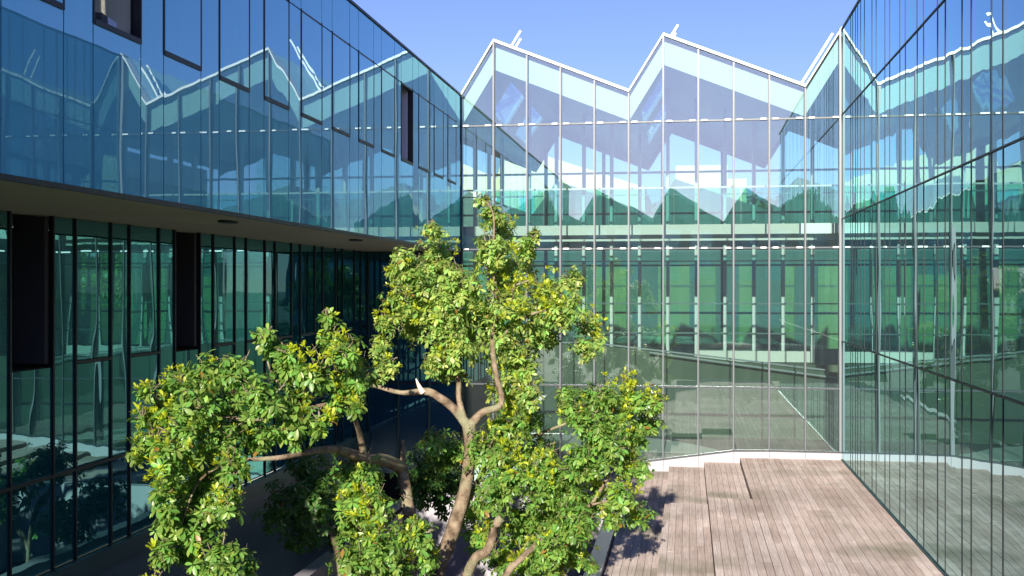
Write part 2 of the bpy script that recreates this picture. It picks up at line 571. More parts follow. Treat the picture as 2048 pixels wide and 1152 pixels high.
# coping, fascia, roof, ceiling follow the saw tooth
ks = []
x = XL - 10
while x < XR + 5.01:
    ks += [(x, Z_VAL), (x + 1, Z_PEAK)]
    x += 5
Y_REAR = 48.6
for (xa, za), (xb, zb) in zip(ks[:-1], ks[1:]):
    steep = zb > za
    inside = xa >= XL - .01 and xb <= XR + .01
    t = .07
    if inside:
        prism_xz('coping', [(xa, za - .01), (xb, zb - .01), (xb, zb + t), (xa, za + t)], D - .10, D + .35, 'coping', hall)
        prism_xz('fascia', [(xa, za - .80), (xb, zb - .80), (xb, zb - .012), (xa, za - .012)], D + .22, D + .30, 'fascia', hall)
    prism_xz('fascia', [(xa, za - .55), (xb, zb - .55), (xb, zb - .012), (xa, za - .012)], Y_REAR - .1, Y_REAR, 'fascia', hall)
    if not steep:
        prism_xz('roof_slope', [(xa, za - .22), (xb, zb - .22), (xb, zb + .02), (xa, za + .02)], D + .36, Y_REAR + .8, 'ceiling', hall)
    else:
        # steep side: opaque strips with large roof lights between
        y = D + .36
        segs = [(D + .36, 36.2, 0), (36.2, 39.3, 1), (39.3, 41.2, 0), (41.2, 44.3, 1), (44.3, Y_REAR + .8, 0)]
        for ya, yb, op in segs:
            if not op:
                prism_xz('roof_steep', [(xa, za - .2), (xb, zb - .2), (xb, zb + .01), (xa, za + .01)], ya, yb, 'ceiling', hall)
            else:
                f1, f2 = .14, .86
                P1 = lambda f: (xa + f, za + (zb - za) * f)
                a, b = P1(0), P1(f1)
                prism_xz('roof_steep', [(a[0], a[1] - .2), (b[0], b[1] - .2), (b[0], b[1] + .01), (a[0], a[1] + .01)], ya, yb, 'ceiling', hall)
                a, b = P1(f2), P1(1)
                prism_xz('roof_steep', [(a[0], a[1] - .2), (b[0], b[1] - .2), (b[0], b[1] + .01), (a[0], a[1] + .01)], ya, yb, 'ceiling', hall)
                a, b = P1(f1), P1(f2)
                prism_xz('roof_light', [(a[0], a[1] - .10), (b[0], b[1] - .10), (b[0], b[1] - .07), (a[0], a[1] - .07)], ya, yb, 'skylight', hall)
# floors, stairs, balustrade inside
XI0, XI1 = XL - 10, XR + 5
box('upper_floor', (XI0, 33.7, 1.63), (XI1, 36.6, 1.93), 'slab', hall)
box('upper_floor', (XI0, 38.9, 1.66), (XI1, Y_REAR, 1.92), 'slab', hall)
box('sunlit_edge', (3.32, 33.66, 1.625), (4.2, 33.695, 1.935), 'clip', hall)  # white strip added to paint direct sun on this stretch of slab edge
for k in range(6):
    xa = XL + 0.3 + k * 2.0
    if xa + 1.98 > XI1:
        break
    box('balustrade_pane', (xa, 33.74, 1.94), (xa + 1.97, 33.76, 3.02), 'rail_glass', hall)
box('handrail', (XI0, 33.70, 3.03), (XI1, 33.78, 3.08), 'post', hall)
box('handrail', (XI0, 36.5, 3.06), (XI1, 36.56, 3.10), 'alu_white', hall)
for k in range(-8, 17):
    x = XL + k
    box('post', (x - .06, 39.35, -2.6), (x + .06, 39.6, 1.655), 'post', hall)
    box('post', (x - .06, 39.35, 1.925), (x + .06, 39.6, roof_z(x + 1e-5) - .23), 'post', hall)
for k in range(-8, 16):
    box('inner_pane', (XL + k + .07, 39.46, -2.2), (XL + k + .93, 39.48, 1.6), 'green_glass', hall)
for z in (-1.6, -.55, .95):
    box('inner_rail', (XI0, 39.28, z - .02), (XI1, 39.34, z + .025), 'post' if z > .5 else 'teal_frame', hall)
box('low_wall', (0.3, 39.1, -2.58), (4.2, 39.27, -2.2), 'slab', hall)
box('raised_floor', (XI0, 38.2, -2.9), (XI1, Y_REAR, -2.6), 'ramp', hall)
box('lobby_floor', (XI0, D + .12, -5.2), (XI1, Y_REAR, -4.80), 'lobby', hall)
fl = [(XI0, D + .13), (1.2, D + .13), (.75, 33.2), (.05, 34.2), (-.8, 35.0), (-2.0, 35.55), (XI0, 35.58)]
v = [(x - XL, y - D, -4.796 - GROUND) for x, y in fl] + [(x - XL, y - D, -4.79 - GROUND) for x, y in fl]
nf = len(fl)
link('pale_floor', mesh_from('pale_floor', v, [tuple(range(nf - 1, -1, -1)), tuple(range(nf, 2 * nf))] + [(i, (i + 1) % nf, nf + (i + 1) % nf, nf + i) for i in range(nf)], 'floor'), hall)
box('floor_edge', (XI0, D + .135, -6.3), (1.2, D + .30, -4.81), 'floor', hall)
prism_xz('ramp_parapet', [(-12, -4.79), (XI1, -4.79), (XI1, -2.9), (4.3, -2.64), (-2.9, -1.86), (-12, -1.7)], 35.6, 35.75, 'ramp', hall)
bar('handrail', (-12, 35.6, -1.62), (-2.9, 35.6, -1.80), .07, .05, 'alu_white', hall)
bar('handrail', (-2.9, 35.6, -1.80), (4.3, 35.6, -2.58), .07, .05, 'alu_white', hall)
bar('handrail', (-1.2, 35.3, -2.06), (4.6, 35.3, -2.80), .05, .05, 'alu_white', hall)
# rear glazing
for k in range(10):
    xa = XI0 + k * 2.6
    if xa + 2.6 > XI1:
        break
    box('rear_pane', (xa + .05, Y_REAR + .30, 1.95), (xa + 2.55, Y_REAR + .32, 7.3), 'rear_glass', hall)
    box('rear_pane', (xa + .05, Y_REAR + .30, -2.6), (xa + 2.55, Y_REAR + .32, 1.60), 'green_glass', hall)
    box('rear_mullion', (xa - .07, Y_REAR + .2, -2.6), (xa + .07, Y_REAR + .45, 7.2), 'teal_frame', hall)
for z in (5.12, 3.3, 1.0, -1.1):
    box('rear_transom', (XI0, Y_REAR + .21, z - .04), (XI1, Y_REAR + .43, z + .04), 'teal_frame', hall)
box('end_wall', (XI0 - .3, D + .4, -6), (XI0, Y_REAR + .4, 5.6), 'cream', hall)
box('end_wall', (XI1, D + .4, -6), (XI1 + .3, Y_REAR + .4, 5.6), 'cream', hall)
# the shaded stretch of the same front under the overhang of the left wing
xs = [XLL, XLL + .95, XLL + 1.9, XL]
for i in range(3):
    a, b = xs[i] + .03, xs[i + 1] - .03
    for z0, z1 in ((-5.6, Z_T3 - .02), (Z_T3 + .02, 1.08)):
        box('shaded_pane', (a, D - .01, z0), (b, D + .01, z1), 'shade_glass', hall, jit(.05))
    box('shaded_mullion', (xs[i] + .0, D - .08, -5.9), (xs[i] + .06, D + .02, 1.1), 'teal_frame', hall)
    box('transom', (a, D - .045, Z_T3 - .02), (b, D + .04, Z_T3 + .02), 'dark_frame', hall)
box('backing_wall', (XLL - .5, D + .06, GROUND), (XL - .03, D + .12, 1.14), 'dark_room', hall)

# roof ladders, one on each steep slope
for n, xv in enumerate((XL, XL + 5, XL + 10)):
    lab = ['white steel ladder rails poking above the leftmost peak of the hall roof',
           'white steel ladder rails poking above the middle peak of the hall roof',
           'sunlit white steel roof ladder lying on the rightmost steep slope'][n]
    lad = thing('roof_ladder', lab, 'ladder', (xv + .1, 33.0, Z_VAL + .2), 'ladders on the saw-tooth roof')
    dv = Vector((1.0, 0, Z_PEAK - Z_VAL)).normalized()
    nrm = Vector((-dv.z, 0, dv.x))
    L = 2.85 if n < 2 else 1.85
    y0 = 34.8 if n < 2 else 33.0
    for yy, extra in ((y0, 0.0), (y0 + .55, -.15)):
        a = Vector((xv, yy, Z_VAL)) + nrm * .16 + dv * .05
        bar('rail', a, a + dv * (L + extra), .06, .06, 'steel', lad, (0, 1, 0))
    for k in range(6):
        a = Vector((xv, y0 + .03, Z_VAL)) + nrm * .16 + dv * (.25 + .27 * k)
        bar('rung', a, a + Vector((0, .49, 0)), .035, .035, 'steel', lad)

# ------------------------------------------------------------------ left wing: overhanging upper storey and recessed lower storey
left = thing('left_wing', 'blue glass upper storey overhanging a dark recessed glass wall on the left side', 'building', (XL, 0, GROUND))
PER, WID = 1.70, 1.10
Y_START = 11.57 - 4 * PER
Z_S, Z_W0, Z_W1, Z_TOP = 1.12, 3.05, 4.87, 5.74
k = 0
y = Y_START
T = .012
while y < D - .1:
    ya, yb, yc = y, min(y + WID, D - .04), min(y + PER, D - .04)
    n = round((y - Y_START) / PER)
    opened = n in (4, 12)           # a window standing open
    def pane(a, b, z0, z1, s=.055):
        if b - a < .08:
            return
        box('pane', (XL - .02, a + T, z0 + T), (XL, b - T, z1 - T), 'left_glass', left, jit(s))
    pane(ya, yb, Z_S, Z_W0)
    pane(ya, yb, Z_W1, Z_TOP)
    pane(yb, yc, Z_S, Z_W1)
    pane(yb, yc, Z_W1, Z_TOP)
    # window: dark frame and its own pane
    fr = .024
    if yb - ya > .3:
        w = bpy.data.objects.new('window', None)
        w.parent = left
        w.location = Vector((XL, (ya + yb) / 2, (Z_W0 + Z_W1) / 2)) - left.location
        col.objects.link(w)
        def wbox(nm, lo, hi, mat, tilt=None):
            return box(nm, lo, hi, mat, w, tilt)
        wbox('frame', (XL - .10, ya - .005, Z_W0 - .03), (XL + .012, ya + fr, Z_W1 + .03), 'dark_frame')
        wbox('frame', (XL - .10, yb - fr * .8, Z_W0 - .03), (XL + .014, yb + .006, Z_W1 + .03), 'dark_frame')
        wbox('sill', (XL - .10, ya + fr, Z_W0 - .035), (XL + .016, yb - fr * .8, Z_W0 + .03), 'dark_frame')
        wbox('frame', (XL - .10, ya + fr, Z_W1 - .025), (XL + .005, yb - fr * .8, Z_W1 + .015), 'dark_frame')
        if not opened:
            wbox('pane', (XL - .012, ya + fr + .003, Z_W0 + .033), (XL + .008, yb - fr * .8 - .003, Z_W1 - .028), 'left_glass', jit(.05))
        elif n == 12:
            wbox('reveal', (XL - 1.0, yb - .12, Z_W0 + .04), (XL - .11, yb - .06, Z_W1 - .03), 'paper')
    y += PER
box('dark_joint_backing', (XL - .12, Y_START - 4, Z_S + .03), (XL - .106, 11.60, Z_TOP - .03), 'dark_frame', left)
# backing split so that the two open windows lead into rooms
for a, b in ((12.64, Y_START + 12 * PER + .03), (Y_START + 12 * PER + WID - .03, D - .05)):
    box('dark_joint_backing', (XL - .12, a, Z_S + .03), (XL - .106, b, Z_TOP - .03), 'dark_frame', left)
for a, b in ((11.60, 12.64), (Y_START + 12 * PER + .03, Y_START + 12 * PER + WID - .03)):
    box('dark_joint_backing', (XL - .12, a, Z_S + .03), (XL - .106, b, Z_W0 - .02), 'dark_frame', left)
    box('dark_joint_backing', (XL - .12, a, Z_W1 + .02), (XL - .106, b, Z_TOP - .03), 'dark_frame', left)
box('roof_edge', (XL - .6, Y_START - 4, Z_TOP), (XL + .03, D - .03, Z_TOP + .05), 'dark_frame', left)
box('roof', (XL - 12, Y_START - 4, Z_TOP - .4), (XL - .61, D - .03, Z_TOP + .01), 'roof', left)
box('soffit', (XLL - 3, Y_START - 4, Z_S + .03), (XL - .03, D - .1, Z_S + .12), 'dark_frame', left)
yy = Y_START
while yy < D - .2:
    for xa, xb in ((XLL - .3, XLL + 1.43), (XLL + 1.438, XL - .035)):
        box('soffit_panel', (xa, yy + .004, Z_S - .02 + random.uniform(0, .002)), (xb, min(yy + 2.546, D - .11), Z_S + .025), 'soffit', left)
    yy += 2.55
box('soffit_edge', (XL - .028, Y_START - 4, Z_S - .05), (XL + .01, D - .06, Z_S + .012), 'dark_frame', left)
for yy in (10.2, 17.0, 24.0):
    me = mesh_from('disc', [(.26 * math.cos(a) * .55, .26 * math.sin(a), 0) for a in np.linspace(0, 2 * math.pi, 20, endpoint=False)] +
                   [(.26 * math.cos(a) * .55, .26 * math.sin(a), -.03) for a in np.linspace(0, 2 * math.pi, 20, endpoint=False)],
                   [tuple(range(20)), tuple(range(39, 19, -1))] + [(i, (i + 1) % 20, 20 + (i + 1) % 20, 20 + i) for i in range(20)], 'dark_frame')
    link('downlight', me, left, Vector((XL - .75, yy, Z_S - .021)) - left.location)
# rooms behind the open windows
box('room_wall', (XL - .95, 10.9, Z_W0 - .4), (XL - .9, 13.4, Z_W1 + .3), 'room_wall', left)
box('room_wall', (XL - .9, 12.75, Z_W0 - .4), (XL - .125, 12.8, Z_W1 + .3), 'room_wall', left)
box('room_floor', (XL - .9, 10.9, Z_W0 - .5), (XL - .125, 13.4, Z_W0 - .4), 'slab', left)
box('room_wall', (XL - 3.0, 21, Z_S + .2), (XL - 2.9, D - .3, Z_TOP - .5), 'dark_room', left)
# lower storey
Z_B = -4.30
y = 16.03 - 9 * PER
while y < D - .2:
    n = round((y - 16.03) / PER)
    ya, yb, yc = y, min(y + 1.08, D - .1), min(y + PER, D - .1)
    opened = n in (-1, 2)
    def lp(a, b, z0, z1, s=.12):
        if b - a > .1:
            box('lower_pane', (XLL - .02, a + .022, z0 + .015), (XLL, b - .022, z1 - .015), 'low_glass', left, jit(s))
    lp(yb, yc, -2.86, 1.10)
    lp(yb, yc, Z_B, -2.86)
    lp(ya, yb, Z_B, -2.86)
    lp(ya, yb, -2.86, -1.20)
    if not opened:
        lp(ya, yb, -1.16, 1.10)
        box('lower_sill', (XLL - .03, ya + .02, -1.205), (XLL + .035, yb - .02, -1.155), 'dark_frame', left)
    else:
        box('open_reveal', (XLL - .55, yb - .16, -1.15), (XLL - .03, yb - .06, 1.08), 'reveal', left)
        box('room_floor', (XLL - 2.4, ya, -1.3), (XLL - .04, yb, -1.2), 'dark_room', left)
    box('lower_mullion', (XLL - .05, ya - .02, Z_B), (XLL + .03, ya + .02, 1.10), 'dark_frame', left)
    box('lower_mullion', (XLL - .05, yb - .02, Z_B), (XLL + .03, yb + .02, 1.10), 'dark_frame', left)
    y += PER
box('lower_transom', (XLL - .03, 0, -2.89), (XLL + .056, D - .1, -2.84), 'dark_frame', left)
box('base_rail', (XLL - .03, 0, Z_B - .32), (XLL + .12, D - .1, Z_B - .005), 'teal_frame', left)
box('plinth', (XLL - .3, 0, GROUND - .05), (XLL + .06, D - .1, Z_B - .325), 'plinth', left)
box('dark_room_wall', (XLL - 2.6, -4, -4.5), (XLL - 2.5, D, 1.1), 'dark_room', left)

# things lying on the sill of the open office window
for nm, lab, yy, sz, tl, mt in (
        ('box_file', 'pale tilted box file on the sill of the open upper window, left one', 11.86, (.16, .20, .16), (.1, .25, .3), 'paper'),
        ('box_file', 'pale tilted box file on the sill of the open upper window, right one', 12.36, (.16, .20, .15), (-.3, -.1, -.3), 'paper'),
        ('desk_clutter', 'dark small desk clutter on the sill of the open upper window', 12.14, (.2, .26, .18), (0, 0, .2), 'clutter')):
    v = [(x * sz[0] / 2 * (1 - .12 * (z > 0)), yv * sz[1] / 2 * (1 - .18 * (z > 0)), z * sz[2] / 2) for x in (-1, 1) for yv in (-1, 1) for z in (-1, 1)]
    v += [(0, 0, sz[2] * .62)]
    f = [(0, 1, 3, 2), (4, 6, 7, 5), (0, 4, 5, 1), (2, 3, 7, 6), (0, 2, 6, 4), (1, 5, 8), (5, 7, 8), (7, 3, 8), (3, 1, 8)]
    o = link(nm, mesh_from(nm, v, f, mt), None, (XL - .28, yy, Z_W0 + .13), tl)
    tag(o, lab, 'box' if nm == 'box_file' else 'clutter', 'things on the window sill')
v, f = [], []
for i in range(13):
    yy = 11.72 + i * .045
    v += [(XL - .62 + .03 * (i % 2), yy, Z_W0 - .3), (XL - .62 + .03 * (i % 2), yy, Z_TOP - .55)]
for i in range(12):
    f.append((2 * i, 2 * i + 2, 2 * i + 3, 2 * i + 1))
cu = link('curtain', mesh_from('curtain', v, f, 'curtain'))
so = cu.modifiers.new('thick', 'SOLIDIFY'); so.thickness = .01
tag(cu, 'dark green curtain hanging inside the open upper window on the left', 'curtain')
box_sill = box('window_shelf', (XL - .5, 11.62, Z_W0 - .02), (XL - .105, 12.62, Z_W0 + .035), 'paper', left)

# ------------------------------------------------------------------ right wing: one tall mirror-like glass wall
right = thing('right_wing', 'tall dark glass wall mirroring the hall on the right side', 'building', (XR, 0, GROUND))
y = D - .03
nar = True
rows = [(DECK + .03, -1.52), (-1.50, 1.94), (1.96, 4.88), (4.90, 7.28)]
k = 0
while y > 11.0:
    w = .58 if k % 2 == 0 else 1.14
    if y > D - 3.2:
        w = .36 if k % 2 == 0 else .5
    a = y - w
    tilt = random.gauss(0, R(.05))
    for z0, z1 in rows:
        box('pane', (XR, a + .007, z0 + .012), (XR + .02, y - .007, z1 - .012), 'right_glass', right, (random.gauss(0, R(.02)), random.gauss(0, R(.03)), tilt + random.gauss(0, R(.045))))
    if y < D - 1.5:
        box('gasket', (XR - .004, y + .045, DECK + .03), (XR - .001, y + .053, 7.28), 'teal_frame', right)
        box('glass_joint', (XR - .006, y - .005, DECK + .03), (XR + .03, y + .005, 7.28), 'dark_frame', right)
    y = a
    k += 1
Y_RE = y
for z in (-1.51, 1.95, 4.89):
    box('joint_rail', (XR - .02, Y_RE, z - .014), (XR + .04, D - .02, z + .014), 'dark_frame', right)
box('roof_edge', (XR - .03, Y_RE, 7.285), (XR + .5, D - .02, 7.33), 'dark_frame', right)
box('backing_wall', (XR + .05, Y_RE, DECK), (XR + .2, D - .02, 7.28), 'dark_frame', right)
box('bottom_rail', (XR - .03, Y_RE, DECK - .05), (XR + .05, D - .1, DECK + .028), 'teal_frame', right)
box('roof', (XR + .2, Y_RE, 6.9), (XR + 12, D - .02, 7.27), 'roof', right)

# ------------------------------------------------------------------ stepped timber deck
PW, PG, PT = .146, .007, .03


def platform(name, x0, x1, y0, y1, z, split):
    """solid platform (structure) with separate boards running along Y"""
    root = box(name, (x0, y0, GROUND - .05), (x1, y1, z - PT - .002), 'joist')
    # bake the scale so that children are not scaled
    me = root.data.copy()
    sc = root.scale.copy()
    for vv in me.vertices:
        vv.co = Vector((vv.co.x * sc.x, vv.co.y * sc.y, vv.co.z * sc.z))
    root.data = me
    root.scale = (1, 1, 1)
    tag(root, kind='structure')
    n = max(1, round((x1 - x0) / (PW + PG)))
    pitch = (x1 - x0) / n
    far = []
    for i in range(n):
        ya = y0
        cuts = []
        p = y1 + random.uniform(-2.6, -.6) if split else y0
        while p > y0 + .8:
            cuts.append(p)
            p -= random.uniform(2.2, 4.2)
        edges = [y0] + cuts[::-1] + [y1]
        for a, b in zip(edges[:-1], edges[1:]):
            lo = (x0 + i * pitch + PG / 2, a + .002, z - PT)
            hi = (x0 + (i + 1) * pitch - PG / 2, b - .002, z + random.uniform(-.0015, .0015))
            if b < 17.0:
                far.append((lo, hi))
            else:
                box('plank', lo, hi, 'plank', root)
    if far:
        v, f = [], []
        for lo, hi in far:
            o = len(v)
            v += [Vector((xx, yy, zz)) - root.location for xx in (lo[0], hi[0]) for yy in (lo[1], hi[1]) for zz in (lo[2], hi[2])]
            f += [tuple(o + q for q in fc) for fc in ((0, 1, 3, 2), (4, 6, 7, 5), (0, 4, 5, 1), (2, 3, 7, 6), (0, 2, 6, 4), (1, 5, 7, 3))]
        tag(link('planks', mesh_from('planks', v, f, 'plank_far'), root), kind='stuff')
    return root


YB = 25.8
YE = D - .095
platform('deck', 1.48, XR - .035, 4.0, YE, DECK, True)
platform('deck_step', .47, 1.476, YB, YE, DECK - .15, False)
platform('deck', .47, 1.476, 4.0, YB - .004, DECK, True)
platform('deck_step', -.53, .466, YB, YE, DECK - .30, False)
platform('deck_step', -.53, .466, 4.0, YB - .004, DECK - .15, True)
platform('deck_step', -1.53, -.534, 4.0, YE, DECK - .45, True)
for i in range(5):
    platform('deck_step', -2.53 - i, -1.534 - i, 26.6, YE, DECK - .60 - .13 * i, False)

# a few fallen leaves on the boards
lv = [(0, 0, 0), (-.02, .03, .012), (.02, .03, .010), (-.024, .065, .016), (.024, .065, .012), (0, .034, 0), (0, .07, .002), (0, .105, .014)]
lme = mesh_from('fallen_leaf', lv, [(0, 5, 1), (0, 2, 5), (1, 5, 6, 3), (5, 2, 4, 6), (3, 6, 7), (6, 4, 7)], 'dry_leaf')
for k in range(1):
    xx, yy = -.9, 24.6
    zz = DECK - .45
    o = link('fallen_leaf', lme, None, (xx, yy, zz + .003), (0, 0, random.uniform(0, 6.28)), (1, 1, 1))
    tag(o, 'small dry brown leaf lying on the timber deck steps', 'leaf')

# ------------------------------------------------------------------ white planter for the tree
pl = thing('planter', 'low white walled planter holding the big tree beside the deck steps', 'planter', (-4.3, 18, GROUND))
PX0, PX1, PY0, PY1, PZ = -7.05, -1.56, 6.0, 26.5, -5.22
box('planter_wall', (PX0, PY0, GROUND), (PX0 + .28, PY1, PZ), 'white_wall', pl)
box('planter_wall', (PX1 - .30, PY0, GROUND), (PX1, PY1, PZ + .02), 'white_wall', pl)
box('planter_wall', (PX0 + .281, PY1 - .3, GROUND), (PX1 - .301, PY1, PZ + .15), 'white_wall', pl)
box('planter_wall', (PX0 + .281, PY0, GROUND), (PX1 - .301, PY0 + .3, PZ), 'white_wall', pl)
box('soil', (PX0 + .27, PY0 + .29, GROUND), (PX1 - .29, PY1 - .29, GROUND + .25), 'soil', pl)


# ------------------------------------------------------------------ trees
def P(px, py, d):
    """point at picture position (2048 x 1152) and distance d along the view axis"""
    u, v = (px - 1024.0) / F_PX * d, (576.0 - py) / F_PX * d
    c, s = math.cos(YAW), math.sin(YAW)
    return Vector((u * c - d * s, u * s + d * c, v))


def tube(path, radii, seg=9, wob=.06):
    path = [Vector(p) for p in path]
    # catmull-rom resample
    pts, rr = [], []
    n = len(path)
    for i in range(n - 1):
        p0, p1, p2, p3 = path[max(i - 1, 0)], path[i], path[i + 1], path[min(i + 2, n - 1)]
        for j in range(5):
            t = j / 5
            pts.append(.5 * ((2 * p1) + (p2 - p0) * t + (2 * p0 - 5 * p1 + 4 * p2 - p3) * t * t + (3 * p1 - p0 - 3 * p2 + p3) * t ** 3))
            rr.append(radii[i] * (1 - t) + radii[i + 1] * t)
    pts.append(path[-1]); rr.append(radii[-1])
    v, f = [], []
    ref = Vector((.3, .2, .9))
    for i, p in enumerate(pts):
        d = (pts[min(i + 1, len(pts) - 1)] - pts[max(i - 1, 0)]).normalized()
        s = d.cross(ref)
        if s.length < .1:
            s = d.cross(Vector((1, 0, 0)))
        s.normalize()
        u = s.cross(d)
        for k in range(seg):
            a = 2 * math.pi * k / seg
            r = rr[i] * (1 + wob * math.sin(3 * a + i * .7) + random.uniform(-wob, wob))
            v.append(p + (s * math.cos(a) + u * math.sin(a)) * r)
    for i in range(len(pts) - 1):
        for k in range(seg):
            a, b = i * seg + k, i * seg + (k + 1) % seg
            f.append((a, b, b + seg, a + seg))
    f.append(tuple(range(seg - 1, -1, -1)))
    f.append(tuple(range((len(pts) - 1) * seg, len(pts) * seg)))
    return v, f


LEAF_V = np.array([(0, 0, 0), (-.09, .13, .015), (0, .14, 0), (.09, .13, .015), (-.18, .36, .03), (0, .37, -.004), (.18, .36, .03), (-.215, .60, .03), (0, .61, -.015), (.215, .60, .03),
                   (-.15, .83, .0), (0, .83, -.045), (.15, .83, .0), (0, 1.0, -.10)])
LEAF_GREEN = (.185, .325, .062)
LEAF_YOUNG = (.45, .52, .030)
LEAF_F = [(0, 2, 1), (0, 3, 2), (1, 2, 5, 4), (2, 3, 6, 5), (4, 5, 8, 7), (5, 6, 9, 8), (7, 8, 11, 10), (8, 9, 12, 11), (10, 11, 13), (11, 12, 13)]


def norm(a):
    return a / np.maximum(np.linalg.norm(a, axis=-1, keepdims=True), 1e-9)


def make_leaves(clumps, leaf_len, density, young=.30, seed=1):
    """clumps: (centre, radii (3), brightness).  returns origin, x, y, z axes, size, colour of each leaf"""
    g = np.random.default_rng(seed)
    O, AX, AY, AZ, S, C = [], [], [], [], [], []
    allc = np.array([list(c[0]) for c in clumps])
    allr = np.array([np.mean(c[1]) for c in clumps])
    up = np.array([0, 0, 1.0])
    for ci, (c, rad, tone) in enumerate(clumps):
        c = np.array(c); rad = np.array(rad)
        nt = int(density * (rad[0] * rad[2] + .6 * rad[0] * rad[1]) * 4) + 6
        K = 9
        d = norm(g.normal(size=(nt, 3)))
        rr = g.uniform(.2, 1.0, nt) ** .5 * (1 + .25 * (g.random(nt) < .12))
        wob = 1 + .26 * np.sin(6 * d[:, 0] + 4 * d[:, 2] + ci) + .17 * g.normal(size=nt)
        pos = c + d * rad * (rr * wob)[:, None]
        ax = norm(d * .75 + up * .75 + g.normal(size=(nt, 3)) * .35)
        fld = np.sin(3.1 * pos[:, 0] + 1.7 * pos[:, 1]) + np.sin(2.7 * pos[:, 1] - 3.3 * pos[:, 2]) + np.sin(2.3 * pos[:, 0] + 2.9 * pos[:, 2] + 1)
        isy = (g.random(nt) < young * (1.0 + .9 * d[:, 2]) * np.clip(.35 + 1.1 * fld, .03, 2.6)) & (rr > .72) & (d[:, 2] > -.3)
        s1 = norm(np.cross(ax, np.array([.31, .52, .1])))
        s2 = np.cross(ax, s1)
        base = leaf_len * g.uniform(.8, 1.2, nt)
        hue = g.uniform(-1, 1, nt)
        ph = g.uniform(0, 6.28, nt)
        for k in range(K):
            a = ph + k * 2.4
            rd = s1 * np.cos(a)[:, None] + s2 * np.sin(a)[:, None]
            y = norm(rd + ax * g.uniform(-.35, .45, nt)[:, None] - up * g.uniform(.1, .6, nt)[:, None])
            sz = base * g.uniform(.5, 1.15, nt)
            o = pos - ax * leaf_len * .5 * (k / K) + rd * .012
            cg = np.array(LEAF_GREEN)[None, :] * ((1 + .25 * hue) * g.uniform(.7, 1.3, nt))[:, None]
            cg[:, 0] *= 1 + .3 * g.uniform(-1, 1, nt)
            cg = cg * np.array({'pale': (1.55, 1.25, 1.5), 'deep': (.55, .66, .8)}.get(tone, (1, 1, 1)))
            if k < 8:
                yy = norm(rd * .75 + ax * 1.0 - up * .1)
                y = np.where(isy[:, None], yy, y)
                sz = np.where(isy, sz * .66, sz)
                cg = np.where(isy[:, None], np.array(LEAF_YOUNG)[None, :] * g.uniform(.75, 1.15, nt)[:, None], cg)
            else:
                cg = np.where(isy[:, None], cg * np.array([1.4, 1.3, .9]), cg)
            dead = (g.random(nt) < .006) & ~isy
            cg = np.where(dead[:, None], np.array([.32, .17, .04])[None, :], cg)
            n0 = norm(ax * .7 + up * .5 + g.normal(size=(nt, 3)) * .25)
            x = norm(np.cross(y, n0))
            z = np.cross(x, y)
            O.append(o); AX.append(x); AY.append(y); AZ.append(z); S.append(sz); C.append(cg)
    return [np.concatenate(q) for q in (O, AX, AY, AZ, S, C)]


def leaf_mesh(name, data):
    O, AX, AY, AZ, S, C = data
    n = len(O)
    loc = LEAF_V[None, :, :] * S[:, None, None]
    W = O[:, None, :] + loc[..., 0:1] * AX[:, None, :] + loc[..., 1:2] * AY[:, None, :] + loc[..., 2:3] * AZ[:, None, :]
    nv = len(LEAF_V)
    flat = [i for fc in LEAF_F for i in fc]
    lens = [len(fc) for fc in LEAF_F]
    loops = (np.array(flat)[None, :] + (np.arange(n) * nv)[:, None]).ravel()
    tot = np.tile(lens, n)
    start = np.concatenate([[0], np.cumsum(tot)[:-1]])
    me = bpy.data.meshes.new(name)
    me.vertices.add(n * nv)
    me.vertices.foreach_set('co', W.reshape(-1).astype(np.float32))
    me.loops.add(len(loops))
    me.loops.foreach_set('vertex_index', loops.astype(np.int32))
    me.polygons.add(len(tot))
    me.polygons.foreach_set('loop_start', start.astype(np.int32))
    me.polygons.foreach_set('loop_total', tot.astype(np.int32))
    me.update(calc_edges=True)
    me.polygons.foreach_set('use_smooth', np.ones(len(tot), dtype=bool))
    ca = me.color_attributes.new('tint', 'FLOAT_COLOR', 'POINT')
    cc = np.concatenate([np.repeat(C, nv, axis=0), np.ones((n * nv, 1))], axis=1)
    ca.data.foreach_set('color', cc.reshape(-1).astype(np.float32))
    me.materials.append(M['leaf'])
    return me


